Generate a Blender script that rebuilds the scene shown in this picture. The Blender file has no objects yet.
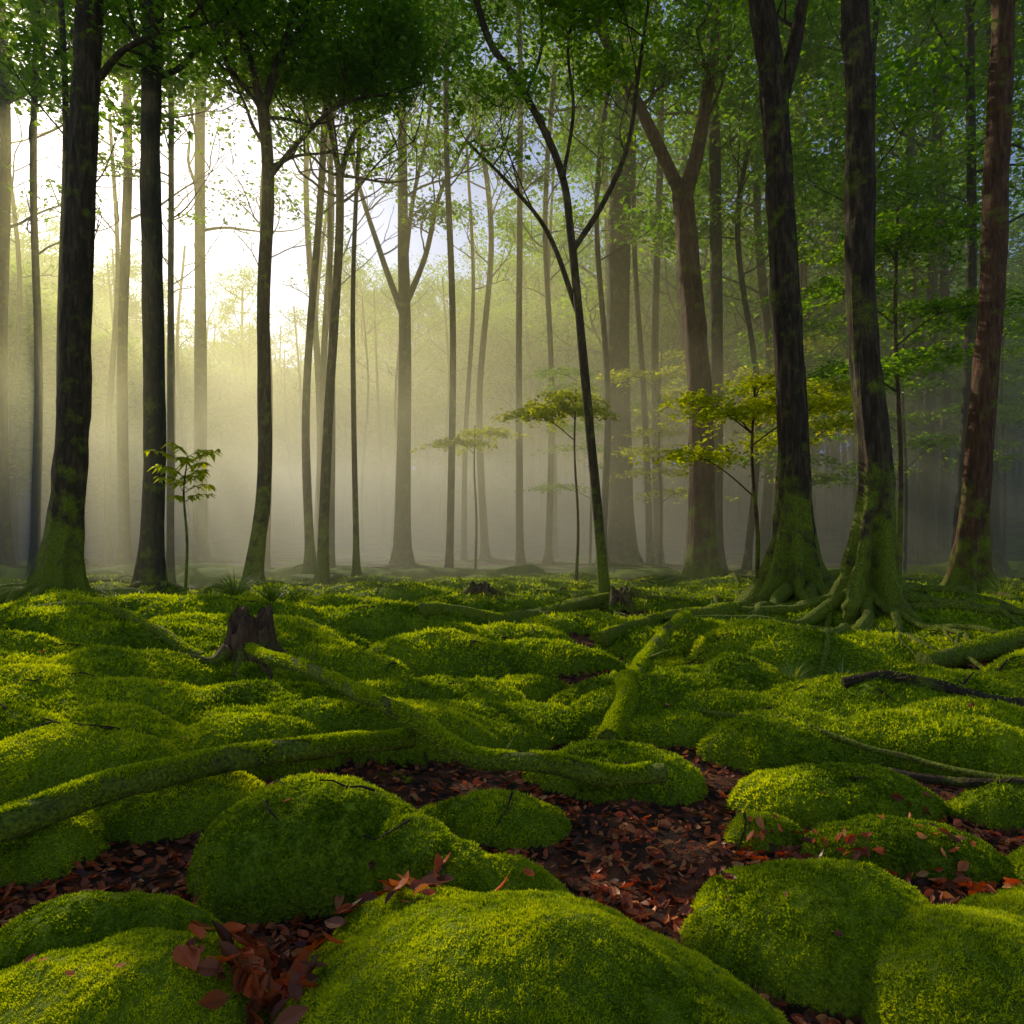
import bpy, math, numpy as np
from mathutils import Vector
from collections import Counter
rng = np.random.default_rng(7)
scene = bpy.context.scene
TAU = 2*math.pi
SUNAZ = math.radians(-34); SUNEL = math.radians(28)
SD = np.array([math.sin(SUNAZ)*math.cos(SUNEL), math.cos(SUNAZ)*math.cos(SUNEL), math.sin(SUNEL)])
ZONES = ((0, -8, 9, .5, 22, .05), (5, -8, 9, 6, 30, .12), (2, -13, 8, 20, 44, .15), (12, -10, 8, 12, 34, .45))
def canopy_gap(p, pad=0):
    """probability that foliage grows here: the clearing is kept open towards the morning sun"""
    k = 1.0
    for zz, x0, x1, y0, y1, pr in ZONES:
        if p[2] <= zz+1.5: continue
        g = p-SD*((p[2]-zz)/SD[2])
        if x0-pad < g[0] < x1+pad and y0-pad < g[1] < y1+pad: k = min(k, pr)
    return k

# ------------------------------------------------------------ noise
def _h(ix, iy, seed):
    n = (ix.astype(np.int64)*374761393 + iy.astype(np.int64)*668265263 + seed*974634777) & 0xffffffff
    n = ((n ^ (n >> 13)) * 1274126177) & 0xffffffff
    return ((n ^ (n >> 16)) & 0xffff)/65535.0
def vnoise(x, y, seed=0):
    x = np.asarray(x, float); y = np.asarray(y, float)
    ix = np.floor(x); iy = np.floor(y); fx = x-ix; fy = y-iy
    fx = fx*fx*fx*(fx*(fx*6-15)+10); fy = fy*fy*fy*(fy*(fy*6-15)+10)
    a = _h(ix, iy, seed); b = _h(ix+1, iy, seed); c = _h(ix, iy+1, seed); d = _h(ix+1, iy+1, seed)
    return (a*(1-fx)+b*fx)*(1-fy)+(c*(1-fx)+d*fx)*fy - .5
def fbm(x, y, o=4, seed=0):
    s = 0; a = 1
    for i in range(o):
        s = s+a*vnoise(x*2**i+i*17.3, y*2**i-i*9.1, seed+i); a *= .5
    return s

# ------------------------------------------------------------ terrain
NX, NY = 860, 900
sx = np.linspace(-1, 1, NX); gx = .75*np.sinh(6*sx)
t = np.linspace(-.52, 1, NY); gy = 2.3+.9*np.sinh(5.6*t)
X, Y = np.meshgrid(gx, gy)
base = .25*fbm(X*.12, Y*.12, 3, 3)*np.clip((Y-3)/8, 0, 1) + .05*fbm(X*.8, Y*.8, 3, 9)
base += .30*np.exp(-((X+4.5)**2/10+(Y-8)**2/14))
base += .25*np.exp(-((X-5.5)**2/9+(Y-9.5)**2/12))
base += np.clip((np.hypot(X, Y)-50)/60, 0, 4)**1.5*9
M = np.zeros_like(X)
path = np.array([(1.0, .6), (.75, 1.9), (.62, 2.6), (.9, 3.2), (.55, 4.4), (.5, 5.6), (.75, 7.2), (.9, 9.0)])
def pathdist(x, y):
    d = np.full(np.shape(x), 1e9)
    for a, b in zip(path[:-1], path[1:]):
        ab = b-a; tt = np.clip(((x-a[0])*ab[0]+(y-a[1])*ab[1])/(ab@ab), 0, 1)
        d = np.minimum(d, np.hypot(x-a[0]-tt*ab[0], y-a[1]-tt*ab[1]))
    return d
def mound(cx, cy, rx, ry, h, ang=0, p=.52):
    R = max(rx, ry)*1.35
    i0, i1 = np.searchsorted(gx, [cx-R, cx+R]); j0, j1 = np.searchsorted(gy, [cy-R, cy+R])
    if i1 <= i0 or j1 <= j0: return
    x = X[j0:j1, i0:i1]; y = Y[j0:j1, i0:i1]
    c, s = math.cos(ang), math.sin(ang)
    dx = (x-cx); dy = (y-cy)
    u = (dx*c+dy*s)/rx; v = (-dx*s+dy*c)/ry
    r2 = (u*u+v*v)*(1+.5*fbm(x/rx*.9+cx, y/ry*.9+cy, 3, 21))
    z = h*np.clip(1-r2, 0, 1)**p*(1+.28*fbm(x/rx*1.1+cy*3, y/ry*1.1, 2, 5))
    m = M[j0:j1, i0:i1]
    k = .02
    hmax = np.maximum(m, z); mix = np.exp(-np.abs(m-z)/k)*k*.35*(np.minimum(m, z) > .004)
    M[j0:j1, i0:i1] = hmax+mix
FG = [(.0, 1.98, .66, .52, .34, 0), (-.28, 2.15, .45, .4, .27, .3), (.42, 1.85, .38, .4, .24, 0),
      (-1.2, 1.95, .50, .36, .27, 0), (-1.32, 2.25, .42, .2, .24, .2), (-1.75, 1.8, .4, .4, .25, 0),
      (-.82, 2.95, .52, .42, .38, .2), (-.40, 2.8, .42, .26, .26, -.5), (-.12, 2.72, .36, .2, .2, -.2),
      (1.10, 2.42, .46, .36, .27, -.2), (1.47, 2.08, .45, .38, .29, 0), (1.9, 2.3, .4, .4, .2, 0),
      (1.78, 3.08, .44, .22, .17, -.1), (1.74, 3.68, .60, .27, .21, 0), (.64, 3.95, .50, .3, .22, 0), (1.22, 3.3, .2, .16, .12, 0),
      (2.5, 2.9, .4, .25, .15, 0), (2.8, 3.6, .45, .26, .15, 0),
      (-.1, 3.35, .36, .2, .15, 0), (-2.75, 4.9, .75, .34, .34, 0), (-2.5, 3.75, .62, .38, .33, 0), (-1.6, 4.2, .6, .34, .32, .1), (-1.7, 3.5, .5, .3, .2, 0),
      (-3.2, 4.2, .6, .4, .28, 0), (-1.9, 5.1, .55, .3, .27, 0), (-.42, 5.5, .68, .33, .27, 0), (-.6, 6.7, .62, .35, .30, 0), (-2.2, 3.0, .4, .3, .2, 0),
      (.15, 6.1, .4, .25, .17, 0), (-.7, 4.75, .5, .28, .2, .2), (-.1, 4.7, .4, .22, .16, 0), (-4.6, 7.0, .9, .45, .38, 0), (-3.2, 7.4, .8, .4, .28, 0),
      (3.3, 5.6, .9, .4, .22, 0), (2.6, 4.6, .6, .32, .2, 0), (3.6, 4.3, .7, .35, .22, 0), (2.0, 5.2, .45, .3, .18, 0), (1.9, 6.3, .7, .35, .22, 0)]
for m_ in FG: mound(*m_[:5], ang=m_[5])
k = 0
while k < 260:
    d = math.exp(rng.uniform(math.log(4.4), math.log(24))); x = rng.uniform(-.95, .95)*d; y = d
    if pathdist(np.array([x]), np.array([y]))[0] < .5: k += 1; continue
    s = .5+.045*d
    mound(x, y, s*rng.uniform(.6, 1.5), s*rng.uniform(.35, .7), rng.uniform(.16, .34)*(1+.02*d), rng.uniform(-.4, .4)); k += 1
for _ in range(60):
    mound(rng.uniform(-7, 7), rng.uniform(-5, 1.0), rng.uniform(.4, .8), rng.uniform(.3, .5), .1)
PD = pathdist(X, Y)
litter_n = fbm(X*1.3+4, Y*1.3, 3, 44)
mossmask = np.clip((M-.01)/.025, 0, 1)
far = np.clip((Y-3.3)/1.8, 0, 1)*np.clip((PD-.32)/.3+litter_n*.7, 0, 1)
mossmask = np.maximum(mossmask, far*np.clip(.55+litter_n*1.5, 0, 1))
Z = base+M+.014*fbm(X*11, Y*11, 3, 60)*mossmask+.02*fbm(X*5, Y*5, 3, 70)
def interp(F, x, y):
    x = np.asarray(x, float); y = np.asarray(y, float)
    i = np.clip(np.searchsorted(gx, x)-1, 0, NX-2); j = np.clip(np.searchsorted(gy, y)-1, 0, NY-2)
    fx = np.clip((x-gx[i])/(gx[i+1]-gx[i]), 0, 1); fy = np.clip((y-gy[j])/(gy[j+1]-gy[j]), 0, 1)
    return (F[j, i]*(1-fx)+F[j, i+1]*fx)*(1-fy)+(F[j+1, i]*(1-fx)+F[j+1, i+1]*fx)*fy
def H(x, y): return float(interp(Z, [x], [y])[0])
def Hn(x, y, e=.012):
    e = np.maximum(e, .004*np.hypot(x, y))
    n = np.stack([-(interp(Z, x+e, y)-interp(Z, x-e, y))/(2*e), -(interp(Z, x, y+e)-interp(Z, x, y-e))/(2*e), np.ones_like(x)], -1)
    return n/np.linalg.norm(n, axis=1, keepdims=True)

# ------------------------------------------------------------ mesh buffer
class Buf:
    def __init__(s): s.v = []; s.f = []; s.m = []; s.a = []; s.n = 0; s.sm = []
    def add(s, v, f, mat=0, attr=None, smooth=True):
        v = np.asarray(v, np.float32).reshape(-1, 3); f = np.asarray(f, np.int64)
        s.v.append(v); s.f.append(f+s.n); s.m.append(np.full(len(f), mat, np.int32)); s.sm.append(np.full(len(f), smooth, bool))
        s.a.append(np.zeros(len(v), np.float32) if attr is None else np.broadcast_to(np.asarray(attr, np.float32), (len(v),)))
        s.n += len(v)
    def mesh(s, name, mats):
        me = bpy.data.meshes.new(name)
        v = np.concatenate(s.v); me.vertices.add(len(v)); me.vertices.foreach_set("co", v.ravel())
        tot = np.concatenate([np.full(len(f), f.shape[1], np.int32) for f in s.f])
        loops = np.concatenate([f.ravel() for f in s.f]).astype(np.int32)
        me.loops.add(len(loops)); me.loops.foreach_set("vertex_index", loops)
        st = np.concatenate([[0], np.cumsum(tot)[:-1]]).astype(np.int32)
        me.polygons.add(len(tot)); me.polygons.foreach_set("loop_start", st); me.polygons.foreach_set("loop_total", tot)
        me.polygons.foreach_set("material_index", np.concatenate(s.m)); me.polygons.foreach_set("use_smooth", np.concatenate(s.sm))
        at = me.attributes.new("var", 'FLOAT', 'POINT'); at.data.foreach_set("value", np.concatenate(s.a))
        for m in mats: me.materials.append(m)
        me.update(calc_edges=True); return me
    def obj(s, name, mats, loc=None):
        o = bpy.data.objects.new(name, s.mesh(name, mats)); scene.collection.objects.link(o); return o

def smooth_path(pts, n=6):
    P = np.asarray(pts, float); P = np.vstack([2*P[0]-P[1], P, 2*P[-1]-P[-2]]); out = []
    for i in range(1, len(P)-2):
        for k in range(n):
            t = k/n
            out.append(.5*((2*P[i])+(-P[i-1]+P[i+1])*t+(2*P[i-1]-5*P[i]+4*P[i+1]-P[i+2])*t*t+(-P[i-1]+3*P[i]-3*P[i+1]+P[i+2])*t**3))
    out.append(P[-2]); return np.array(out)
def tube(B, P, R, sides=8, mat=0, flare=None, rough=.06, cap=True, attr=0):
    P = np.asarray(P, float); n = len(P); R = np.broadcast_to(np.asarray(R, float), (n,))
    T = np.gradient(P, axis=0); T /= np.linalg.norm(T, axis=1, keepdims=True)+1e-9
    ref = np.array([1., 0, 0]) if abs(T[0][0]) < .8 else np.array([0, 0, 1.])
    th = np.linspace(0, TAU, sides, endpoint=False); V = []
    u = ref
    sd = rng.uniform(0, 99)
    for i in range(n):
        u = u-T[i]*(u@T[i]); u /= np.linalg.norm(u)+1e-9; w = np.cross(T[i], u)
        r = R[i]*(1+rough*2*vnoise(np.cos(th)*1.5+sd+3, np.sin(th)*1.5+i*.45+sd, 3)) if rough else np.full(sides, R[i])
        if sides > 20: r = r*(1+.07*vnoise(th*7+sd, th*0+P[i][2]*1.3+sd, 13)*2)
        if flare is not None:
            hgt = P[i][2]-flare[0]; kk, amp, fall, ph = flare[1:]
            e = math.exp(-max(hgt, 0)/fall)
            r = r*(1+amp*e*(.55+.45*np.cos(kk*th+ph)+.25*np.cos((kk-2)*th+ph*2)))
            r = r*(1+.09*np.cos(kk*th+ph)*math.exp(-max(hgt, 0)/2.5))
        V.append(P[i]+np.outer(r*np.cos(th), u)+np.outer(r*np.sin(th), w))
    V = np.concatenate(V); i = np.arange(n-1)[:, None]*sides; j = np.arange(sides)[None]; j2 = (j+1) % sides
    F = np.stack([i+j, i+j2, i+sides+j2, i+sides+j], -1).reshape(-1, 4)
    B.add(V, F, mat, attr)
    if cap:
        B.add(np.vstack([V[-sides:], P[-1]+T[-1]*R[-1]*.4]), np.array([[a, (a+1) % sides, sides] for a in range(sides)]), mat, attr)
        B.add(np.vstack([V[:sides], P[0]-T[0]*R[0]*.4]), np.array([[(a+1) % sides, a, sides] for a in range(sides)]), mat, attr)
def unit(v): return v/(np.linalg.norm(v, axis=-1, keepdims=True)+1e-9)
def leaves(B, C, size, tilt=.5, mat=1, var=None, fold=.12):
    n = len(C)
    if n == 0: return
    nr = unit(np.stack([rng.normal(0, tilt, n), rng.normal(0, tilt, n), np.ones(n)], -1))
    a = rng.uniform(0, TAU, n); d = np.stack([np.cos(a), np.sin(a), rng.normal(-.15, .3, n)], -1)
    d = unit(d-nr*(d*nr).sum(-1, keepdims=True)); s = np.cross(nr, d)
    L = (size*rng.uniform(.6, 1.35, n))[:, None]; W = L*rng.uniform(.22, .36, n)[:, None]
    V = np.stack([C-d*L*.5, C+s*W-d*L*.05+nr*W*fold*3, C+d*L*.5-nr*L*.12, C-s*W-d*L*.05+nr*W*fold*3], 1).reshape(-1, 3)
    F = np.arange(4*n).reshape(-1, 4)
    v = rng.uniform(0, 1, n) if var is None else np.clip(var+rng.normal(0, .15, n), 0, 1)
    B.add(V, F, mat, np.repeat(v, 4), smooth=False)
def cluster(c, n, r, flat=.35):
    q = unit(rng.normal(size=(n, 3)))*(rng.uniform(0, 1, (n, 1))**.45)
    lump = 1+.5*np.sin(q[:, :1]*5+c[0])*np.cos(q[:, 1:2]*6+c[1])
    return c+q*lump*np.array([r, r, r*flat])
def limb(B, p, d, L, r, lvl, tips, sides=6, up=.25, wob=.16):
    n = 6; P = [np.array(p, float)]; d = unit(np.array(d, float))
    for i in range(n):
        d = unit(d+rng.normal(0, wob, 3)+np.array([0, 0, up*.3])); P.append(P[-1]+d*L/n)
    P = np.array(P); Q = smooth_path(P, 2); R = np.linspace(r, r*.35, len(Q))
    tube(B, Q, R, sides, 0, cap=False, rough=.03)
    if lvl == 0: tips.append(P[-1]); tips.append(P[4]); return
    for i in range(2, n+1):
        for _ in range(1 if i < n else 2):
            if rng.random() < .85:
                a = rng.uniform(0, TAU); sd = np.array([math.cos(a), math.sin(a), rng.uniform(-.1, .7)])
                limb(B, P[i], unit(d*.6+sd), L*rng.uniform(.4, .62), r*.5, lvl-1, tips, 4, up)
    tips.append(P[-1])
def make_tree(name, x, y, path, r0, r1, forks=(), crown=None, flare=(7, 1.1, .45), roots=0, sides=16, mats=None, leaf=.13, ln=130, cr=.9, rootlen=2.2, var=.5):
    B = Buf(); z0 = H(x, y)
    pts = [(x+p[0], y+(p[2] if len(p) > 2 else rng.normal(0, .06)), max(p[1], 0)+z0*(1-min(p[1]/4, 1))) for p in path]
    pts[0] = (x, y, z0-.25)
    pts.insert(1, (x+(path[1][0]-path[0][0])*.04, y, z0+.35))
    P = smooth_path(pts, 16 if sides > 20 else (10 if sides > 9 else 5))
    zz = (P[:, 2]-z0)/(P[-1, 2]-z0)
    R = r0+(r1-r0)*np.clip(zz, 0, 1)**.8
    tube(B, P, R, sides, 0, flare=(z0-.02, flare[0], flare[1], flare[2], rng.uniform(0, 6)), rough=.07, attr=1)
    tips = []
    for f in forks:
        fp = smooth_path([(x+q[0], y+(q[2] if len(q) > 2 else 0)+.02*i, q[1]) for i, q in enumerate(f[0])], 6)
        tube(B, fp, np.linspace(f[1], f[1]*.45, len(fp)), 8, 0, rough=.07, attr=1)
        for i in range(len(fp)//3, len(fp), max(1, len(fp)//7)):
            a = rng.uniform(0, TAU)
            limb(B, fp[i], (math.cos(a), math.sin(a), .8), rng.uniform(.9, 1.9), f[1]*.3, 1, tips, 5)
        tips.append(fp[-1])
    if crown:
        zc, nb, L, lvl = crown
        c = P[P[:, 2] > zc]
        for b in range(nb):
            p = c[min(int((b+rng.random())/nb*len(c)), len(c)-1)]; a = b*2.4+rng.uniform(-.4, .4)
            limb(B, p, (math.cos(a), math.sin(a), rng.uniform(.3, 1.0)), L*rng.uniform(.7, 1.2), r1*.4, lvl, tips)
        tips.append(P[-1])
    for tpt in tips:
        if ln > 0 and rng.random() < .85*canopy_gap(tpt, .5):
            leaves(B, cluster(tpt, int(ln*rng.uniform(.5, 1.4)), cr*rng.uniform(.6, 1.3)), leaf, var=rng.uniform(.15, .85)*.6+var*.4)
    for k in range(roots):
        a = k/roots*TAU+rng.uniform(-.35, .35); L = rootlen*rng.uniform(.5, 1.2); m = 12
        ang = a; px, py = x+math.cos(a)*r0*.7, y+math.sin(a)*r0*.7; Q = []
        rr = r0*rng.uniform(.28, .5)
        for i in range(m):
            s = i/(m-1); rad = rr*(1-s)**.8+.012
            Q.append((px, py, H(px, py)+rad*.5+.02*(1-s)+.35*r0*math.exp(-s*9)*1.6)); ang += rng.normal(0, .28)
            px += math.cos(ang)*L/m; py += math.sin(ang)*L/m
        Q = smooth_path(Q, 3); s = np.linspace(0, 1, len(Q))
        tube(B, Q, rr*(1-s)**.8+.012, 8, 0, rough=.12, attr=1)
        if L > 1.4:
            i = len(Q)//2; ang2 = ang+rng.choice([-.8, .8]); px, py = Q[i][0], Q[i][1]; W = []
            for q in range(7):
                W.append((px, py, H(px, py)+.02)); px += math.cos(ang2)*.15; py += math.sin(ang2)*.15; ang2 += rng.normal(0, .3)
            tube(B, smooth_path(W, 2), np.linspace(rr*.45, .008, 13), 6, 0, rough=.1, attr=1)
    return B.obj(name, mats)

# ------------------------------------------------------------ materials
def nt(name):
    m = bpy.data.materials.new(name); m.use_nodes = True; t = m.node_tree; t.nodes.clear()
    return m, t, t.nodes.new("ShaderNodeOutputMaterial")
def N(t, ty, **k):
    n = t.nodes.new(ty)
    for a, b in k.items():
        if a.startswith("i_"): n.inputs[a[2:].replace("_", " ")].default_value = b
        else: setattr(n, a, b)
    return n
def ramp(t, src, stops):
    r = t.nodes.new("ShaderNodeValToRGB"); e = r.color_ramp.elements
    while len(e) < len(stops): e.new(.5)
    for q, (p, c) in zip(e, stops): q.position = p; q.color = (*c, 1)
    t.links.new(src, r.inputs[0]); return r
def leafmat(name, stops, trans=.5, gloss=.06, tcol=1.5):
    m, t, out = nt(name); L = t.links.new
    at = N(t, "ShaderNodeAttribute", attribute_name="var")
    r = ramp(t, at.outputs["Fac"], stops)
    d = N(t, "ShaderNodeBsdfDiffuse"); tr = N(t, "ShaderNodeBsdfTranslucent"); g = N(t, "ShaderNodeBsdfGlossy", i_Roughness=.4)
    hs = N(t, "ShaderNodeHueSaturation", i_Value=tcol, i_Saturation=1.1, i_Hue=.49); L(r.outputs[0], hs.inputs["Color"])
    L(r.outputs[0], d.inputs[0]); L(hs.outputs[0], tr.inputs[0])
    a = N(t, "ShaderNodeMixShader", i_Fac=trans); L(d.outputs[0], a.inputs[1]); L(tr.outputs[0], a.inputs[2])
    b = N(t, "ShaderNodeMixShader", i_Fac=gloss); L(a.outputs[0], b.inputs[1]); L(g.outputs[0], b.inputs[2])
    L(b.outputs[0], out.inputs[0]); return m
m_leaf = leafmat("foliage", [(0, (.05, .15, .012)), (.5, (.13, .28, .015)), (1, (.28, .40, .02))], .62, .03, 1.65)
m_leafY = leafmat("yellow_green_foliage", [(0, (.26, .32, .012)), (1, (.52, .54, .02))], .58, .03, 1.6)  # yellow-green leaf colour of the saplings and some understory trees
m_moss = leafmat("moss_blades", [(0, (.10, .17, .006)), (.5, (.32, .41, .010)), (1, (.57, .60, .015))], .45, .01, 1.7)
m_grass = leafmat("grass_blades", [(0, (.1, .18, .02)), (1, (.3, .36, .05))], .4)
m_dead = leafmat("dead_leaves", [(0, (.08, .025, .012)), (.35, (.27, .07, .022)), (.7, (.58, .11, .028)), (1, (.62, .28, .09))], .25, .03)

def barkmat(name, c0, c1, c2, mossz=2.5, mossamt=.5):
    m, t, out = nt(name); L = t.links.new
    g = N(t, "ShaderNodeNewGeometry"); mp = N(t, "ShaderNodeMapping"); mp.inputs["Scale"].default_value = (9, 9, 1.6); L(g.outputs["Position"], mp.inputs[0])
    n1 = N(t, "ShaderNodeTexNoise", i_Scale=1.6, i_Detail=9, i_Roughness=.68); L(mp.outputs[0], n1.inputs[0])
    n2 = N(t, "ShaderNodeTexNoise", i_Scale=3.2, i_Detail=8, i_Roughness=.65); L(g.outputs["Position"], n2.inputs[0])
    r = ramp(t, n1.outputs["Fac"], [(.3, c0), (.52, c1), (.75, c2)])
    sp = N(t, "ShaderNodeSeparateXYZ"); L(g.outputs["Position"], sp.inputs[0])
    mr = N(t, "ShaderNodeMapRange"); mr.inputs[1].default_value = 0; mr.inputs[2].default_value = mossz; mr.inputs[3].default_value = .32*mossamt*2; mr.inputs[4].default_value = 0.02; L(sp.outputs[2], mr.inputs[0])
    ad = N(t, "ShaderNodeMath", operation='ADD'); L(mr.outputs[0], ad.inputs[0]); L(n2.outputs["Fac"], ad.inputs[1])
    mm = ramp(t, ad.outputs[0], [(.56, (0, 0, 0)), (.74, (1, 1, 1))])
    n3 = N(t, "ShaderNodeTexNoise", i_Scale=60, i_Detail=4); L(g.outputs["Position"], n3.inputs[0])
    mc = ramp(t, n3.outputs["Fac"], [(.3, (.06, .09, .006)), (.7, (.32, .37, .015))])
    mx = N(t, "ShaderNodeMixRGB"); L(mm.outputs[0], mx.inputs[0]); L(r.outputs[0], mx.inputs[1]); L(mc.outputs[0], mx.inputs[2])
    p = N(t, "ShaderNodeBsdfPrincipled", i_Roughness=.85); p.inputs["Specular IOR Level"].default_value = .3; L(mx.outputs[0], p.inputs["Base Color"])
    b = N(t, "ShaderNodeBump", i_Strength=1, i_Distance=.09); L(n1.outputs["Fac"], b.inputs["Height"])
    b2 = N(t, "ShaderNodeBump", i_Strength=.8, i_Distance=.02); L(n3.outputs["Fac"], b2.inputs["Height"]); L(b.outputs[0], b2.inputs["Normal"]); L(b2.outputs[0], p.inputs["Normal"])
    L(p.outputs[0], out.inputs[0]); return m
m_bark = barkmat("dark_bark", (.016, .011, .006), (.07, .044, .022), (.24, .15, .075), 3.0, .55)
m_barkr = barkmat("reddish_bark", (.03, .012, .006), (.14, .06, .028), (.28, .14, .07), 2.4, .42)
m_barkg = barkmat("far_bark", (.02, .018, .012), (.06, .048, .03), (.12, .10, .06), 1.3, .3)
m_log = barkmat("mossy_log_bark", (.012, .009, .006), (.05, .032, .018), (.11, .07, .04), 50, .45)
m_twig = barkmat("twig_bark", (.02, .012, .007), (.06, .036, .02), (.11, .065, .035), .1, .1)
m_stump = barkmat("stump_wood", (.04, .02, .010), (.16, .08, .04), (.34, .20, .10), .7, .4)

def ground_mat():
    m, t, out = nt("mossy_ground"); L = t.links.new
    g = N(t, "ShaderNodeNewGeometry"); at = N(t, "ShaderNodeAttribute", attribute_name="var")
    n1 = N(t, "ShaderNodeTexNoise", i_Scale=2.2, i_Detail=8); L(g.outputs["Position"], n1.inputs[0])
    n2 = N(t, "ShaderNodeTexNoise", i_Scale=70, i_Detail=5); L(g.outputs["Position"], n2.inputs[0])
    v = N(t, "ShaderNodeTexVoronoi", i_Scale=16); L(g.outputs["Position"], v.inputs["Vector"])
    mxn = N(t, "ShaderNodeMath", operation='ADD'); L(n1.outputs["Fac"], mxn.inputs[0]); L(n2.outputs["Fac"], mxn.inputs[1])
    hf = N(t, "ShaderNodeMath", operation='MULTIPLY'); hf.inputs[1].default_value = .5; L(mxn.outputs[0], hf.inputs[0])
    moss = ramp(t, hf.outputs[0], [(.33, (.04, .07, .004)), (.5, (.17, .24, .008)), (.68, (.36, .41, .012))])
    sep = N(t, "ShaderNodeSeparateColor"); L(v.outputs["Color"], sep.inputs[0])
    lit = ramp(t, sep.outputs[0], [(0, (.022, .012, .007)), (.4, (.07, .03, .015)), (.75, (.16, .05, .022)), (1, (.24, .10, .04))])
    nn = N(t, "ShaderNodeMath", operation='MULTIPLY_ADD'); nn.inputs[1].default_value = .5; nn.inputs[2].default_value = -.25; L(n2.outputs["Fac"], nn.inputs[0])
    ad = N(t, "ShaderNodeMath", operation='ADD'); L(at.outputs["Fac"], ad.inputs[0]); L(nn.outputs[0], ad.inputs[1])
    mk = ramp(t, ad.outputs[0], [(.35, (0, 0, 0)), (.6, (1, 1, 1))])
    mx = N(t, "ShaderNodeMixRGB"); L(mk.outputs[0], mx.inputs[0]); L(lit.outputs[0], mx.inputs[1]); L(moss.outputs[0], mx.inputs[2])
    p = N(t, "ShaderNodeBsdfPrincipled", i_Roughness=.9); p.inputs["Specular IOR Level"].default_value = .2; L(mx.outputs[0], p.inputs["Base Color"])
    b = N(t, "ShaderNodeBump", i_Strength=1, i_Distance=.03); L(n2.outputs["Fac"], b.inputs["Height"])
    b2 = N(t, "ShaderNodeBump", i_Strength=.6, i_Distance=.02); L(v.outputs["Distance"], b2.inputs["Height"]); L(b.outputs[0], b2.inputs["Normal"]); L(b2.outputs[0], p.inputs["Normal"])
    L(p.outputs[0], out.inputs[0]); return m
B = Buf(); idx = np.arange(NX*NY).reshape(NY, NX)
B.add(np.stack([X, Y, Z], -1).reshape(-1, 3), np.stack([idx[:-1, :-1], idx[:-1, 1:], idx[1:, 1:], idx[1:, :-1]], -1).reshape(-1, 4), 0, mossmask.ravel())
B.obj("forest_ground", [ground_mat()])

# ------------------------------------------------------------ trees
MB = [m_bark, m_leaf]; MR = [m_barkr, m_leaf]; MG = [m_barkg, m_leaf]
T = make_tree
T("forest_tree", -8.6, 13, [(0, 0), (.19, 3), (.42, 7.2), (.53, 11.6), (.6, 16)], .30, .20, crown=(9.8, 8, 3, 1), roots=11, mats=MB, ln=90, sides=28, flare=(7, 1.4, .5))
T("forest_tree", -7.4, 14, [(0, 0), (.02, 4), (.05, 9), (.05, 12.5), (.1, 18)], .22, .17, crown=(10.5, 8, 3, 1), roots=7, mats=MG, ln=90, sides=24)
T("forest_tree", -5.5, 14.5, [(0, 0), (.21, 2.56), (.21, 6.4), (.28, 8.9), (.21, 10.6)], .16, .12,
  forks=[([(.21, 10.4), (-.1, 11.6), (-.47, 12.8), (-.9, 14.5)], .10), ([(.21, 10.4), (.5, 11.4), (.8, 12.3), (1.5, 14)], .10), ([(.27, 8.9), (1.0, 9.8), (1.9, 10.6), (2.9, 11.2, .6)], .06)],
  crown=(9.2, 5, 2.4, 1), roots=7, mats=MB, ln=120)
T("forest_tree", -4.73, 17, [(0, 0), (.15, 4.2), (.4, 8.5), (.45, 10.5)], .13, .10,
  forks=[([(.45, 10.3), (.15, 11.7), (-.2, 13.5), (-.6, 15)], .08), ([(.45, 10.3), (.75, 11.3), (1.2, 11.8), (2.2, 12.6), (3.3, 13.6)], .08)], crown=(9.6, 5, 2.6, 1), roots=5, mats=MB, ln=130, cr=1.1)
T("forest_tree", -5.9, 20, [(0, 0), (-.15, 5.3), (.3, 11.2), (.5, 15)], .13, .09, crown=(10.5, 6, 3, 1), mats=MB, ln=90)
T("forest_tree", -4.1, 18, [(0, 0), (-.08, 7.5), (.1, 12.5)], .08, .05, crown=(9.5, 5, 2.4, 1), mats=MB, ln=90)
T("forest_tree", -4.19, 26, [(0, 0), (.1, 8.3), (.04, 12.8), (0, 20)], .34, .14,
  forks=[([(.1, 9.5), (-.8, 12), (-1.6, 14.5), (-2.2, 17)], .13), ([(.1, 10), (.9, 12), (1.5, 14.5), (2.8, 17)], .13), ([(.05, 11), (.4, 14), (1.0, 17), (1.2, 20)], .1)],
  crown=(13.5, 7, 4, 1), roots=7, mats=MG, ln=110, leaf=.17, cr=1.3)
T("forest_tree", 1.77, 13, [(0, 0), (-.29, 3.4), (-.63, 6.8), (-.86, 8.5), (-1.62, 9.9), (-2.2, 10.8), (-2.6, 12.2)], .10, .06,
  forks=[([(-.5, 5.6), (-1.1, 7.2), (-1.9, 8.2), (-2.6, 8.9)], .055), ([(-.63, 6.8), (.0, 7.8), (.45, 8.9), (.67, 10.4), (.9, 12)], .06), ([(-.8, 8.2), (-.6, 9.5), (-.7, 10.8), (-.4, 12)], .04), ([(-1.5, 9.8), (-1.2, 10.8), (-1.3, 12.3)], .035)],
  roots=6, mats=MB, ln=35, cr=.6, flare=(5, .9, .3), sides=12)
T("forest_tree", 4.19, 26, [(0, 0), (-.15, 10.3), (.3, 21.7), (.4, 26)], .5, .36, crown=(16, 8, 5, 1), roots=7, mats=MG, leaf=.19, cr=1.4, ln=120, sides=24)
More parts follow.
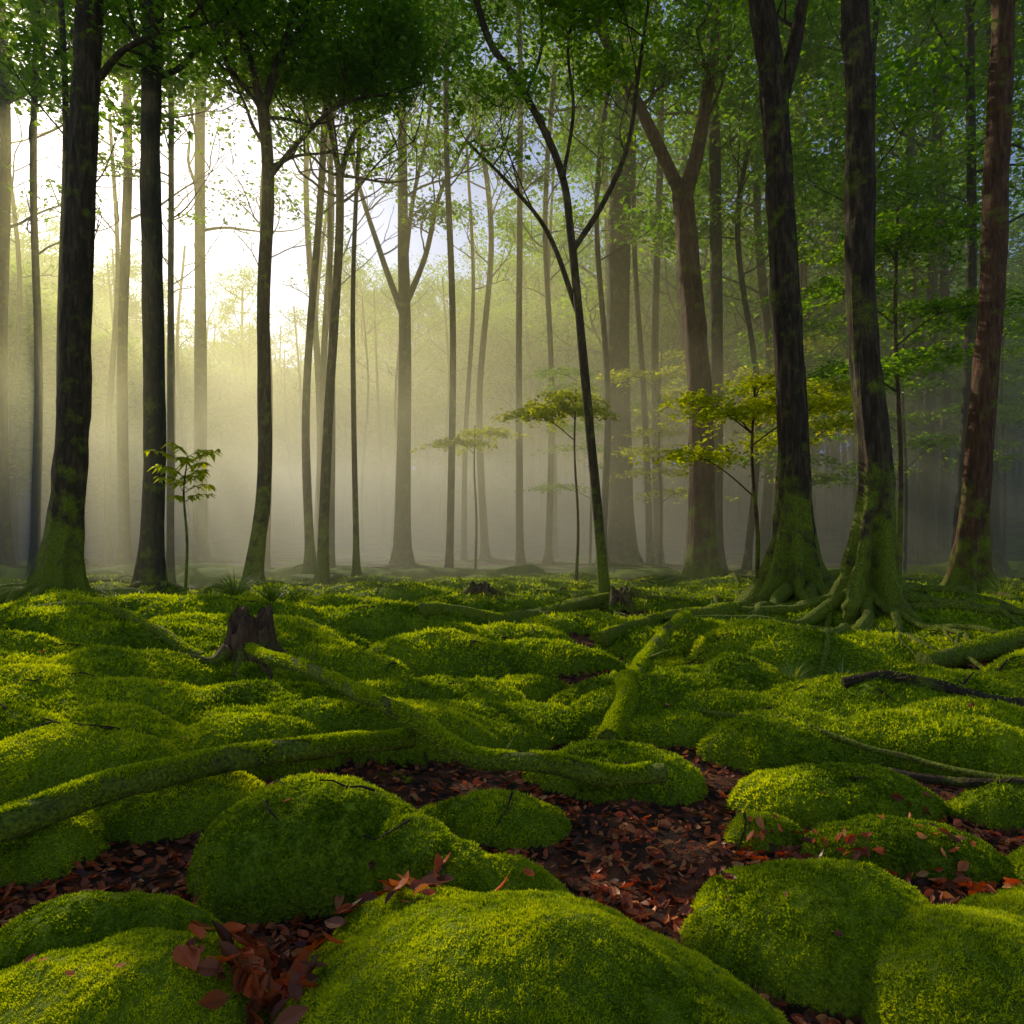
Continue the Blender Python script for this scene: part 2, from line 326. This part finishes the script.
T("forest_tree", 4.75, 17, [(0, 0), (-.07, 4.7), (-.27, 7.7), (-.5, 10.1)], .34, .25,
  forks=[([(-.42, 9.6), (-1.2, 11.3), (-2.3, 13.5), (-2.8, 14.7), (-3.4, 17)], .18), ([(-.45, 9.8), (.0, 11.6), (.37, 14.7), (.5, 18)], .2)], roots=8, mats=MR, ln=80, leaf=.13, cr=1.0, sides=24)
T("forest_tree", 5.94, 20, [(0, 0), (.05, 9), (-.1, 18)], .22, .15, crown=(12, 7, 3.4, 1), roots=5, mats=MG, ln=90)
T("forest_tree", 4.47, 10.8, [(0, 0), (-.03, 2.8), (-.16, 5.9), (-.32, 8.6), (-.55, 10.2), (-.7, 14)], .25, .17,
  forks=[([(-.3, 8.0), (.05, 9.4), (.25, 11), (.3, 13)], .13)], crown=(11.5, 4, 2.5, 1), roots=16, mats=MB, flare=(7, 2.0, .55), sides=36, rootlen=3.2, ln=20)
T("forest_tree", 4.72, 9.0, [(0, 0), (.05, 1.9), (-.08, 4.5), (-.17, 7.2), (-.2, 8.5), (-.2, 13)], .19, .165, crown=(10, 4, 2.5, 1), roots=18, mats=MB, flare=(6, 2.2, .6), sides=36, rootlen=3.0, ln=20)
T("forest_tree", 8.35, 12.5, [(0, 0), (.22, 3), (.4, 5.7), (.6, 8.5), (.68, 11.2), (.7, 15)], .23, .17, crown=(10.5, 6, 2.5, 1), roots=14, mats=MR, flare=(6, 1.5, .5), sides=28, rootlen=2.8, ln=60)
T("forest_tree", 11.7, 18, [(0, 0), (.4, 7.5), (.35, 15.5), (.3, 18)], .14, .1, crown=(10, 7, 3, 1), mats=MG, ln=90)
for (x, y, r, h, ln) in [(-16.4, 22, .22, 20, 90), (-14.0, 20, .13, 17, 90), (-13.1, 20.6, .10, 16, 90), (-13.6, 24, .2, 22, 90), (-12, 24, .10, 17, 90), (-13.7, 30, .3, 26, 90),
                     (6.9, 20, .11, 15, 70), (2.9, 22, .12, 17, 80), (-1.25, 32, .18, 22, 100), (1.6, 30, .16, 22, 100), (14.8, 21, .2, 18, 90), (9.2, 25, .2, 20, 90), (10.8, 28, .25, 24, 90), (-9, 25, .12, 19, 90), (-7.3, 27, .16, 21, 90), (-6.1, 23, .11, 17, 90), (8.6, 16.5, .10, 14, 60), (12.5, 15.5, .2, 16, 60),
                     (-2.2, 24, .14, 24, 100), (6.2, 29, .2, 28, 100), (0.3, 27, .15, 26, 100), (13, 32, .25, 28, 100), (-9.5, 19, .1, 17, 90), (17, 27, .2, 24, 100), (-10.5, 16, .1, 16, 90), (-19, 25, .2, 22, 90)]:
    b = rng.normal(0, .25); T("forest_tree", x, y, [(0, 0), (b*.5, h*.35), (-b*.5, h*.7), (b, h)], r, r*.6, crown=(h*.54, 8, h*.16, 1), roots=4, mats=MG, ln=ln, leaf=.18, cr=1.25, sides=10)

def spray_tree(name, x, y, h, layers, r=.045, mats=(m_barkr, m_leafY), leaf=.09, dens=900):
    B = Buf(); z0 = H(x, y); P = smooth_path([(x, y, z0-.1), (x+.05, y, h*.35), (x-.03, y+.05, h*.7), (x, y, h)], 6)
    tube(B, P, np.linspace(r, r*.4, len(P)), 8, 0)
    for (dx, dy, z, rx, ry) in layers:
        i = int(np.argmin(abs(P[:, 2]-(z-.25-.35*abs(dx))))); st = P[i]; e = np.array([x+dx, y+dy, z])
        mid = (st+e)/2+np.array([0, 0, .06]); Q = smooth_path([st, mid, e], 4); tube(B, Q, np.linspace(r*.35, .008, len(Q)), 5, 0)
        for k in range(9):
            a = rng.uniform(0, TAU); q = e+np.array([math.cos(a)*rx*.8, math.sin(a)*ry*.8, rng.normal(.0, .04)])
            W = smooth_path([Q[-3], (Q[-1]+q)/2+np.array([0, 0, .04]), q], 3); tube(B, W, np.linspace(.008, .003, len(W)), 4, 0, cap=False)
        n = int(dens*rx*ry); a = rng.uniform(0, TAU, n); rr = np.sqrt(rng.random(n))*(1+.35*np.sin(a*5+dx)+.2*np.sin(a*9))
        C = np.stack([e[0]+np.cos(a)*rr*rx, e[1]+np.sin(a)*rr*ry, e[2]+rng.normal(0, .06, n)-rr*rr*.12*rx+.06*np.sin(a*7)], -1)
        leaves(B, C, leaf, .4)
    return B.obj(name, list(mats))
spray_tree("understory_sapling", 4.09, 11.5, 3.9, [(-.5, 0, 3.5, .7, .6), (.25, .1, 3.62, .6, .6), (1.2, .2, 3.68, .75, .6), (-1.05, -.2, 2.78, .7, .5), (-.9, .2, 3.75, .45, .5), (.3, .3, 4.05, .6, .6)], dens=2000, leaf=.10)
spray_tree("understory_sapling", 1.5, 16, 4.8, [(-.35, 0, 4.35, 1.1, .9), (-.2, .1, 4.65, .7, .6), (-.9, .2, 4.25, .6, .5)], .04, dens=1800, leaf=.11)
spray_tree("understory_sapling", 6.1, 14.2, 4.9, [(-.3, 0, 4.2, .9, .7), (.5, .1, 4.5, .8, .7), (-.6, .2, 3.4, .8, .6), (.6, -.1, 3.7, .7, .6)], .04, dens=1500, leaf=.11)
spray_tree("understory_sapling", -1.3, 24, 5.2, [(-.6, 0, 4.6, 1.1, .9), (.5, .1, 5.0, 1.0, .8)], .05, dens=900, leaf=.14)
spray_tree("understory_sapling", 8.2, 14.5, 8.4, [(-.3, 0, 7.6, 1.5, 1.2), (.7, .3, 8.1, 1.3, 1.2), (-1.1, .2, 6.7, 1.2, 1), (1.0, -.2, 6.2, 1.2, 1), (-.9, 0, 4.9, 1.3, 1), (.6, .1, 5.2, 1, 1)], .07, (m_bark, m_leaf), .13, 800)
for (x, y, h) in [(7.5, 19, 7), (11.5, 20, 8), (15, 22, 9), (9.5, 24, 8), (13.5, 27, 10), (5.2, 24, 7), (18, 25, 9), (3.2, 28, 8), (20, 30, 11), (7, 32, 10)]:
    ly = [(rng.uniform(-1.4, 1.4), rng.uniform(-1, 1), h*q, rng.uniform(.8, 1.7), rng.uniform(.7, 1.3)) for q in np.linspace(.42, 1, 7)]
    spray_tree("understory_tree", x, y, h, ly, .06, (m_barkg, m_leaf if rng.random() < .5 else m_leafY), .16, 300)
def broad_sapling(x, y, h):
    B = Buf(); z0 = H(x, y); P = smooth_path([(x, y, z0-.05), (x+.04, y, z0+h*.4), (x-.02, y, z0+h*.75), (x+.05, y, z0+h)], 5); tube(B, P, np.linspace(.03, .01, len(P)), 7, 0)
    for k in range(17):
        i = int(len(P)*(.6+.4*k/17)); a = k*2.4; dv = np.array([math.cos(a), math.sin(a)*.8, .35]); e = P[min(i, len(P)-1)]+dv*rng.uniform(.35, .65)
        Q = smooth_path([P[min(i, len(P)-1)], (P[min(i, len(P)-1)]+e)/2+np.array([0, 0, .05]), e], 4); tube(B, Q, np.linspace(.008, .004, len(Q)), 4, 0, cap=False)
        for j in range(16):
            b = rng.uniform(0, TAU); c = Q[rng.integers(3, len(Q))]; dl = unit(np.array([math.cos(b), math.sin(b), rng.uniform(-.7, .1)])); L = rng.uniform(.13, .22)
            s = unit(np.cross(dl, [0, 0, 1]))*L*.2
            V = np.array([c, c+dl*L*.4+s, c+dl*L*.45+[0, 0, .015], c+dl*L*.4-s, c+dl*L-[0, 0, L*.25]])
            B.add(V, [[0, 1, 2], [0, 2, 3], [2, 1, 4], [2, 4, 3]], 1, rng.uniform(.2, .8), smooth=False)
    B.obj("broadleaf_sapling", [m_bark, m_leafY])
broad_sapling(-5.75, 12.0, 2.55)
def grass(x, y, n, L):
    B = Buf(); z0 = H(x, y)
    for k in range(n):
        a = rng.uniform(0, TAU); l = L*rng.uniform(.6, 1.2); dv = np.array([math.cos(a), math.sin(a), 0]); s = np.array([-dv[1], dv[0], 0])*.007*(1+L); st = rng.uniform(.3, .9); V = []
        for q in range(6):
            t = q/5; c = np.array([x, y, z0])+dv*l*t*(.5+.5*t)*st*1.3+np.array([0, 0, l*(1.5*t-1.25*t*t*st)*.6]); V += [c+s*(1-t), c-s*(1-t)]
        B.add(V, [[2*q, 2*q+1, 2*q+3, 2*q+2] for q in range(5)], 0, rng.random())
    B.obj("grass_tuft", [m_grass])
for g_ in [(-3.9, 9.6, 130, .75), (-3.1, 8.8, 90, .6), (-4.6, 10.5, 60, .5), (2.35, 5.7, 80, .4), (7.9, 11.0, 130, .7), (2.9, 6.0, 40, .35), (-7.0, 12.0, 60, .5), (6.6, 9.7, 60, .45)]: grass(*g_)

# ------------------------------------------------------------ distant forest (instanced)
def variant(h, r, zc, nb, L, ln, leaf, cr):
    B = Buf(); b = rng.normal(0, .5); P = smooth_path([(0, 0, -.5), (b*.3, .1, h*.3), (b, -.2, h*.65), (b*.6, .3, h)], 5); tube(B, P, np.linspace(r, r*.45, len(P)), 8, 0, flare=(0, 5, .9, .5, 1))
    tips = []; c = P[P[:, 2] > zc]
    for k in range(nb):
        p = c[min(int((k+rng.random())/nb*len(c)), len(c)-1)]; a = k*2.4; limb(B, p, (math.cos(a), math.sin(a), rng.uniform(.2, .9)), L*rng.uniform(.7, 1.2), r*.3, 1, tips, 5)
    for tp in tips: leaves(B, cluster(tp, int(ln*rng.uniform(.5, 1.4)), cr*rng.uniform(.6, 1.3), .45), leaf, var=rng.uniform(.1, .9))
    return B.mesh("distant_tree_mesh", MG)
dense = [variant(24, .26, 9, 13, 4.6, 42, .28, 1.5), variant(27, .32, 11, 13, 5, 42, .28, 1.6), variant(19, .18, 7, 12, 4, 42, .26, 1.3), variant(22, .22, 8, 12, 4.3, 42, .28, 1.4)]
bare = [variant(22, .15, 14, 4, 2.5, 2, .2, .8), variant(19, .11, 12, 4, 2.2, 2, .2, .8), variant(24, .18, 15, 4, 2.5, 2, .2, .8)]
low = [variant(13, .16, 1.5, 17, 3.6, 60, .36, 1.6), variant(16, .16, 2, 17, 4, 60, .36, 1.7)]
par = bpy.data.objects.new("distant_forest", None); scene.collection.objects.link(par)
def inst(me, x, y, s, z0):
    o = bpy.data.objects.new("distant_tree", me); o.location = (x, y, z0-.2); o.rotation_euler = (rng.normal(0, .03), rng.normal(0, .03), rng.uniform(0, TAU)); o.scale = (s, s, s*rng.uniform(.9, 1.05))
    o.parent = par; scene.collection.objects.link(o); return o
placed = []; tries = 0
def ok(x, y, z0, hs): return min(canopy_gap(np.array([x, y, z0+zz]), 3) for zz in hs) >= .9
while len(placed) < 250 and tries < 7000:
    tries += 1
    d = 24+85*rng.random()**.85; az = rng.uniform(-.85, .85); x = az*d+rng.normal(0, 2); y = d
    if x < 3 and x > -9 and d < 30: continue
    if any((x-a)**2+(y-b)**2 < (2.2+.02*d)**2 for a, b in placed): continue
    z0 = H(x, y); s = rng.uniform(.8, 1.1)
    if ok(x, y, z0, (8, 14, 20, 26, 29)): me = dense[rng.integers(0, 4)]
    elif ok(x, y, z0, (6, 10, 15, 20)): me = dense[2] if rng.random() < .6 else low[1]
    elif ok(x, y, z0, (4, 9, 14)): me = low[0]
    else:
        if rng.random() < .70: continue
        me = bare[rng.integers(0, 3)]
    placed.append((x, y)); inst(me, x, y, s, z0)
for k in range(110):
    az = -.95+1.9*k/109; d = rng.uniform(88, 121); x = az*d; y = d
    inst(low[k % 2], x, y, rng.uniform(.8, 1.15), H(x, y))
for k in range(60):   # tall wood on the rise behind the clearing
    az = -.9+1.3*k/59; d = rng.uniform(84, 112); x = az*d; inst(dense[k % 2], x, d, rng.uniform(1.05, 1.3), H(x, d))

# open the canopy along the sun's line: swap the far trees that still shade the clearing for slim ones
bpy.context.view_layer.update(); dg = bpy.context.evaluated_depsgraph_get(); sv = Vector(SD)
for it in range(2):
    c = Counter()
    for zz, xs, ys in ((.5, np.arange(-8, 9.1, 1.3), np.arange(1, 22, 1.7)), (4., np.arange(-13, 9, 2.), np.arange(10, 45, 2.5)), (13., np.arange(-9, 8, 2.5), np.arange(12, 33, 2.5))):
        for x in xs:
            for y in ys:
                o = Vector((x+rng.uniform(-.5, .5), y+rng.uniform(-.5, .5), 0)); o.z = H(o.x, o.y)+zz
                for _ in range(40):
                    hit, loc, nor, fi, ob, mt = scene.ray_cast(dg, o, sv)
                    if not hit: break
                    if ob.name.startswith("distant_tree") and (ob.data.polygons[fi].material_index if len(ob.data.polygons) > fi else 0): c[ob.name] += 1
                    o = loc+sv*.05
    for nm, n_ in c.items():
        o = bpy.data.objects.get(nm)
        if it == 0 and n_ > 1: o.data = bare[rng.integers(0, 3)]; o.scale = (1, 1, .95)
        elif it == 1 and n_ > 2: bpy.data.objects.remove(o)
    bpy.context.view_layer.update(); dg = bpy.context.evaluated_depsgraph_get()

# ------------------------------------------------------------ moss blades
n = 2000000
d = np.exp(rng.uniform(math.log(1.15), math.log(18), n)); u = rng.uniform(-1, 1, n)
x = u*(d*.82+.5); y = d
keep = (interp(mossmask, x, y)+.5*(vnoise(x*30, y*30, 8)) > .45) & (rng.random(n) < np.clip(1.25-.5*np.log(d/1.5), .14, 1))
x, y, d = x[keep], y[keep], d[keep]; n = len(x)
nr = Hn(x, y); P0 = np.stack([x, y, interp(Z, x, y)-.002], -1)
tuft = 1+.9*vnoise(x*45, y*45, 31)+.5*vnoise(x*12, y*12, 32)
L_ = (.0052*np.clip(d, 1.5, 12)*rng.uniform(.6, 1.3, n)*tuft)[:, None]
dv = unit(nr+rng.normal(0, .75, (n, 3))); dv[:, 2] = np.abs(dv[:, 2])
sv_ = unit(np.cross(dv, rng.normal(size=(n, 3))))*L_*.27
V = np.stack([P0-sv_, P0+sv_, P0+dv*L_], 1).reshape(-1, 3)
mv = np.clip(.5+.9*fbm(x*2.2, y*2.2, 3, 77)+.5*vnoise(x*30, y*30, 78)+rng.normal(0, .18, n), 0, 1)
B = Buf(); B.add(V, np.arange(3*n).reshape(-1, 3), 0, np.repeat(mv, 3), smooth=False); B.obj("moss_carpet", [m_moss])

# ------------------------------------------------------------ fallen leaves
def deadleaves(B, x, y, size, lift=.006, tilt=.45):
    n = len(x); C = np.stack([x, y, interp(Z, x, y)+lift+rng.uniform(0, .012, n)], -1)
    nr = unit(Hn(x, y)+rng.normal(0, tilt, (n, 3))*np.array([1, 1, .3])); nr[:, 2] = np.abs(nr[:, 2])
    a = rng.uniform(0, TAU, n); dd = np.stack([np.cos(a), np.sin(a), np.zeros(n)], -1)
    dd = unit(dd-nr*(dd*nr).sum(-1, keepdims=True)); s = np.cross(nr, dd)
    L = (size*rng.uniform(.6, 1.3, n))[:, None]; W = L*rng.uniform(.2, .3, n)[:, None]; cu = rng.uniform(-.15, .5, n)[:, None]; fo = rng.uniform(.1, .7, n)[:, None]
    T = np.array([-.5, -.25, .0, .25, .5]); wd = np.array([0.04, .75, 1., .7, .02]); V = []
    for tt, w in zip(T, wd):
        mid = C+dd*L*tt+nr*L*cu*(tt*tt*1.6)
        V += [mid+s*W*w+nr*W*w*fo, mid, mid-s*W*w+nr*W*w*fo]
    V = np.stack(V, 1); o = np.arange(n)[:, None]*15; F = []
    for r in range(4):
        for c in range(2):
            a0 = r*3+c; F.append(np.stack([o+a0, o+a0+1, o+a0+4, o+a0+3], -1).reshape(-1, 4))
    B.add(V.reshape(-1, 3), np.concatenate(F), 0, np.repeat(rng.uniform(0, 1, n)**1.0, 15), smooth=False)
B = Buf(); n = 26000
d = np.exp(rng.uniform(math.log(1.15), math.log(11), n)); x = rng.uniform(-1, 1, n)*(d*.82+.5)
kp = (interp(mossmask, x, d) < .35) & (rng.random(n) < np.clip(1.3-.3*d/3, .3, 1)); deadleaves(B, x[kp], d[kp], .052)
n = 300; d = np.exp(rng.uniform(math.log(1.4), math.log(10), n)); x = rng.uniform(-1, 1, n)*d*.85
kp = fbm(x*.9, d*.9, 2, 91) > .12; deadleaves(B, x[kp], d[kp], .045, .012)
for cx, cy, r, nn, sz in [(-.80, 2.28, .16, 70, .10), (-.62, 2.45, .14, 50, .09), (-.74, 2.0, .14, 60, .10), (-.35, 2.46, .16, 36, .08), (1.45, 2.85, .25, 60, .06), (1.2, 3.05, .2, 40, .06), (1.9, 2.75, .3, 60, .07), (.5, 2.6, .25, 60, .06), (2.1, 3.35, .2, 40, .06)]:
    deadleaves(B, rng.normal(cx, r*.6, nn), rng.normal(cy, r*.5, nn), sz, .025, .6)
B.obj("fallen_leaf_litter", [m_dead])

# ------------------------------------------------------------ logs, stump, sticks
def moss_on(B, P, R, n, mat=1):
    i = rng.integers(0, len(P)-1, n); f = rng.random(n)[:, None]; C = P[i]*(1-f)+P[i+1]*f; T = unit(P[i+1]-P[i])
    q = unit(np.cross(T, np.array([0, 0, 1.]))); up = np.cross(q, T); up *= np.sign(up[:, 2:3]+1e-6)
    a = rng.normal(0, .75, n)[:, None]; nn = q*np.sin(a)+up*np.cos(a)
    r = np.asarray(R)[i][:, None]; p = C+nn*r*.98; L = .017*rng.uniform(.5, 1.4, n)[:, None]
    dv = unit(nn+rng.normal(0, .6, (n, 3))); sv = unit(np.cross(dv, rng.normal(size=(n, 3))))*L*.25
    kp = fbm(C[:, 0]*5, C[:, 1]*5+a[:, 0]*.6, 2, 12) > -.22
    V = np.stack([p-sv, p+sv, p+dv*L], 1)[kp].reshape(-1, 3)
    B.add(V, np.arange(len(V)).reshape(-1, 3), mat, np.repeat(np.clip(rng.normal(.5, .2, kp.sum()), 0, 1), 3), smooth=False)
def log(name, pts, r0, r1, moss=0, twigs=3, mat=m_log, sides=18):
    B = Buf(); Q = smooth_path(pts, 8); s = np.linspace(0, 1, len(Q)); R = (r0+(r1-r0)*s)*(1+.2*vnoise(s*14, s*0+3, 4))
    Q = Q+np.stack([vnoise(s*9, s*0, 1), vnoise(s*9, s*0, 2), vnoise(s*9, s*0, 3)*.8], -1)*.09
    for i in range(len(Q)): Q[i][2] = max(Q[i][2], H(Q[i][0], Q[i][1])+R[i]*.45)
    Q[:, 2] = np.convolve(np.pad(Q[:, 2], 2, 'edge'), np.ones(5)/5, 'valid')
    tube(B, Q, R, sides, 0, rough=.18)
    for _ in range(twigs):
        i = rng.integers(3, len(Q)-2); a = rng.uniform(0, TAU); W = [Q[i]]; dv = unit(np.array([math.cos(a), math.sin(a), rng.uniform(.1, .6)]))
        for q in range(4): dv = unit(dv+rng.normal(0, .2, 3)); W.append(W[-1]+dv*R[i]*1.1)
        tube(B, smooth_path(W, 2), np.linspace(R[i]*.35, R[i]*.12, 9), 6, 0, rough=.1)
    if moss: moss_on(B, Q, R, moss)
    return B.obj(name, [mat, m_moss])
log("fallen_mossy_branch", [(-2.3, 6.0, .46), (-1.75, 5.3, .47), (-.95, 4.4, .44), (-.62, 4.05, .41), (-.17, 3.62, .33), (.3, 3.5, .28), (.74, 3.42, .27)], .045, .05, 22000, 2)
log("fallen_mossy_branch", [(-.55, 4.0, .28), (-.95, 3.85, .28), (-1.5, 3.4, .33), (-1.95, 2.9, .32), (-2.3, 2.5, .28), (-2.9, 2.1, .2)], .05, .08, 26000, 1)
log("fallen_mossy_branch", [(.66, 4.5, .1), (.85, 5.1, .18), (1.15, 5.9, .30), (1.75, 7.4, .50), (2.1, 8.2, .5)], .075, .055, 30000, 2)
log("fallen_log", [(-1.1, 8.6, .1), (.2, 10.0, .2), (1.6, 12.3, .25), (2.3, 13.5, .2)], .10, .13, 6000, 3)
log("fallen_log", [(2.5, 5.1, .14), (3.1, 5.0, .17), (4.2, 4.85, .2), (5.2, 4.7, .2)], .04, .07, 1000, 2, m_twig)
log("fallen_log", [(4.0, 6.6, .2), (5.2, 7.0, .35), (6.5, 7.3, .4), (8, 7.9, .4)], .10, .11, 9000, 4)
log("fallen_log", [(-5.4, 7.2, .3), (-4.0, 7.0, .32), (-2.9, 6.3, .3)], .06, .05, 3000, 3)
log("fallen_log", [(1.1, 8.0, .14), (2.1, 8.9, .2), (3.2, 9.6, .35)], .09, .11, 5000, 3)
log("fallen_stick", [(1.3, 4.9, .10), (2.0, 4.25, .18), (2.6, 3.75, .17), (3.3, 3.1, .16)], .016, .024, 0, 2, m_barkr, 8)
log("fallen_stick", [(2.2, 3.95, .1), (2.7, 3.6, .1), (3.3, 3.4, .1)], .024, .03, 0, 1, m_twig, 8)
B = Buf()
for k in range(160):
    d = math.exp(rng.uniform(math.log(2.6), math.log(20))); x = rng.uniform(-.85, .85)*d; a = rng.uniform(0, TAU); L = rng.uniform(.04, .12)*(1+.35*d); W = []
    for q in range(5):
        W.append((x, d, H(x, d)+.008+.012*rng.random()*(1+d*.1))); x += math.cos(a)*L/4; d += math.sin(a)*L/4; a += rng.normal(0, .25)
    tube(B, smooth_path(W, 2), np.linspace(.004, .002, 9)*(1+.22*d), 5, 0, rough=.1)
B.obj("fallen_twigs", [m_twig])
def stump(x, y, r, h):
    B = Buf(); z0 = H(x, y); S = 48; th = np.linspace(0, TAU, S, endpoint=False); rows = []
    jag = h*(1+.7*vnoise(th*2.2, th*0, 5)+.22*(rng.random(S)-.5))*(1+.25*np.cos(th-2.4))
    for k in range(12):
        s = k/11; rr = r*(1+1.3*math.exp(-s*4)*(.5+.5*np.cos(5*th+1))+.1*vnoise(th*3, th*0+s*2, 6)+.06*np.sin(th*11))*(1-.12*s)
        rows.append(np.stack([x+rr*np.cos(th), y+rr*np.sin(th), z0-.1+s*(jag+.1)], -1))
    for k in range(5):
        s = (k+1)/5; rr = r*(.82-.16*k); rows.append(np.stack([x+rr*np.cos(th), y+rr*np.sin(th), z0+jag*(1-.28*s)-.02*k+.02*(rng.random(S)-.5)], -1))
    V = np.concatenate(rows); n = len(rows); i = np.arange(n-1)[:, None]*S; j = np.arange(S)[None]; j2 = (j+1) % S
    B.add(V, np.stack([i+j, i+j2, i+S+j2, i+S+j], -1).reshape(-1, 4), 0)
    B.add(np.vstack([rows[-1], [[x, y, z0+h*.55]]]), np.array([[a, (a+1) % S, S] for a in range(S)]), 0)
    for k in range(5):
        a = k*TAU/5+rng.uniform(-.3, .3); W = []; px, py = x+math.cos(a)*r, y+math.sin(a)*r
        for q in range(7): W.append((px, py, H(px, py)+.0+.1*math.exp(-q))); px += math.cos(a)*.08; py += math.sin(a)*.08; a += rng.normal(0, .3)
        tube(B, smooth_path(W, 2), np.linspace(r*.35, .015, 13), 7, 0, rough=.15)
    return B.obj("broken_tree_stump", [m_stump])
stump(-2.35, 6.15, .2, .36); stump(1.95, 12.2, .2, .22); stump(-.6, 12.5, .2, .2)

# ------------------------------------------------------------ mist: a thin haze and a thicker layer lying on the clearing
def mist(name, den, x0, x1, y0, y1, z0, z1, g):
    m, t, out = nt(name); vs = N(t, "ShaderNodeVolumeScatter"); vs.inputs["Color"].default_value = (1, .95, .50, 1); vs.inputs["Density"].default_value = den; vs.inputs["Anisotropy"].default_value = g
    t.links.new(vs.outputs[0], out.inputs["Volume"]); B = Buf()
    B.add([(x0, y0, z0), (x1, y0, z0), (x1, y1, z0), (x0, y1, z0), (x0, y0, z1), (x1, y0, z1), (x1, y1, z1), (x0, y1, z1)], [(0, 3, 2, 1), (4, 5, 6, 7), (0, 1, 5, 4), (1, 2, 6, 5), (2, 3, 7, 6), (3, 0, 4, 7)], smooth=False)
    B.obj(name, [m])
mist("morning_mist", .012, -90, 90, 11.5, 125, -3, 19, .5)
mist("ground_mist", .028, -45, 16, 15.0, 75, -2, 6.0, .45)

# ------------------------------------------------------------ light, sky, camera
sdir = Vector(SD)
ld = bpy.data.lights.new("sun", 'SUN'); ld.energy = 5; ld.angle = math.radians(.5); ld.color = (1, .87, .56)
lo = bpy.data.objects.new("sun", ld); lo.rotation_euler = (-sdir).to_track_quat('-Z', 'Y').to_euler(); lo.location = sdir*100; scene.collection.objects.link(lo)
w = bpy.data.worlds.new("World"); scene.world = w; w.use_nodes = True; t = w.node_tree; bg = t.nodes["Background"]
sk = t.nodes.new("ShaderNodeTexSky"); sk.sky_type = 'NISHITA'; sk.sun_disc = False; sk.sun_elevation = SUNEL; sk.sun_rotation = SUNAZ % TAU
t.links.new(sk.outputs[0], bg.inputs[0]); bg.inputs[1].default_value = .13
cd = bpy.data.cameras.new("camera"); cd.lens = 24; cd.sensor_width = 36; cd.shift_y = .018; cd.clip_end = 1000; cd.clip_start = .05
co = bpy.data.objects.new("camera", cd); co.location = (0, 0, 1.5); co.rotation_euler = (math.pi/2, 0, 0); scene.collection.objects.link(co); scene.camera = co
scene.view_settings.view_transform = 'Standard'; scene.view_settings.look = 'None'; scene.view_settings.exposure = 0
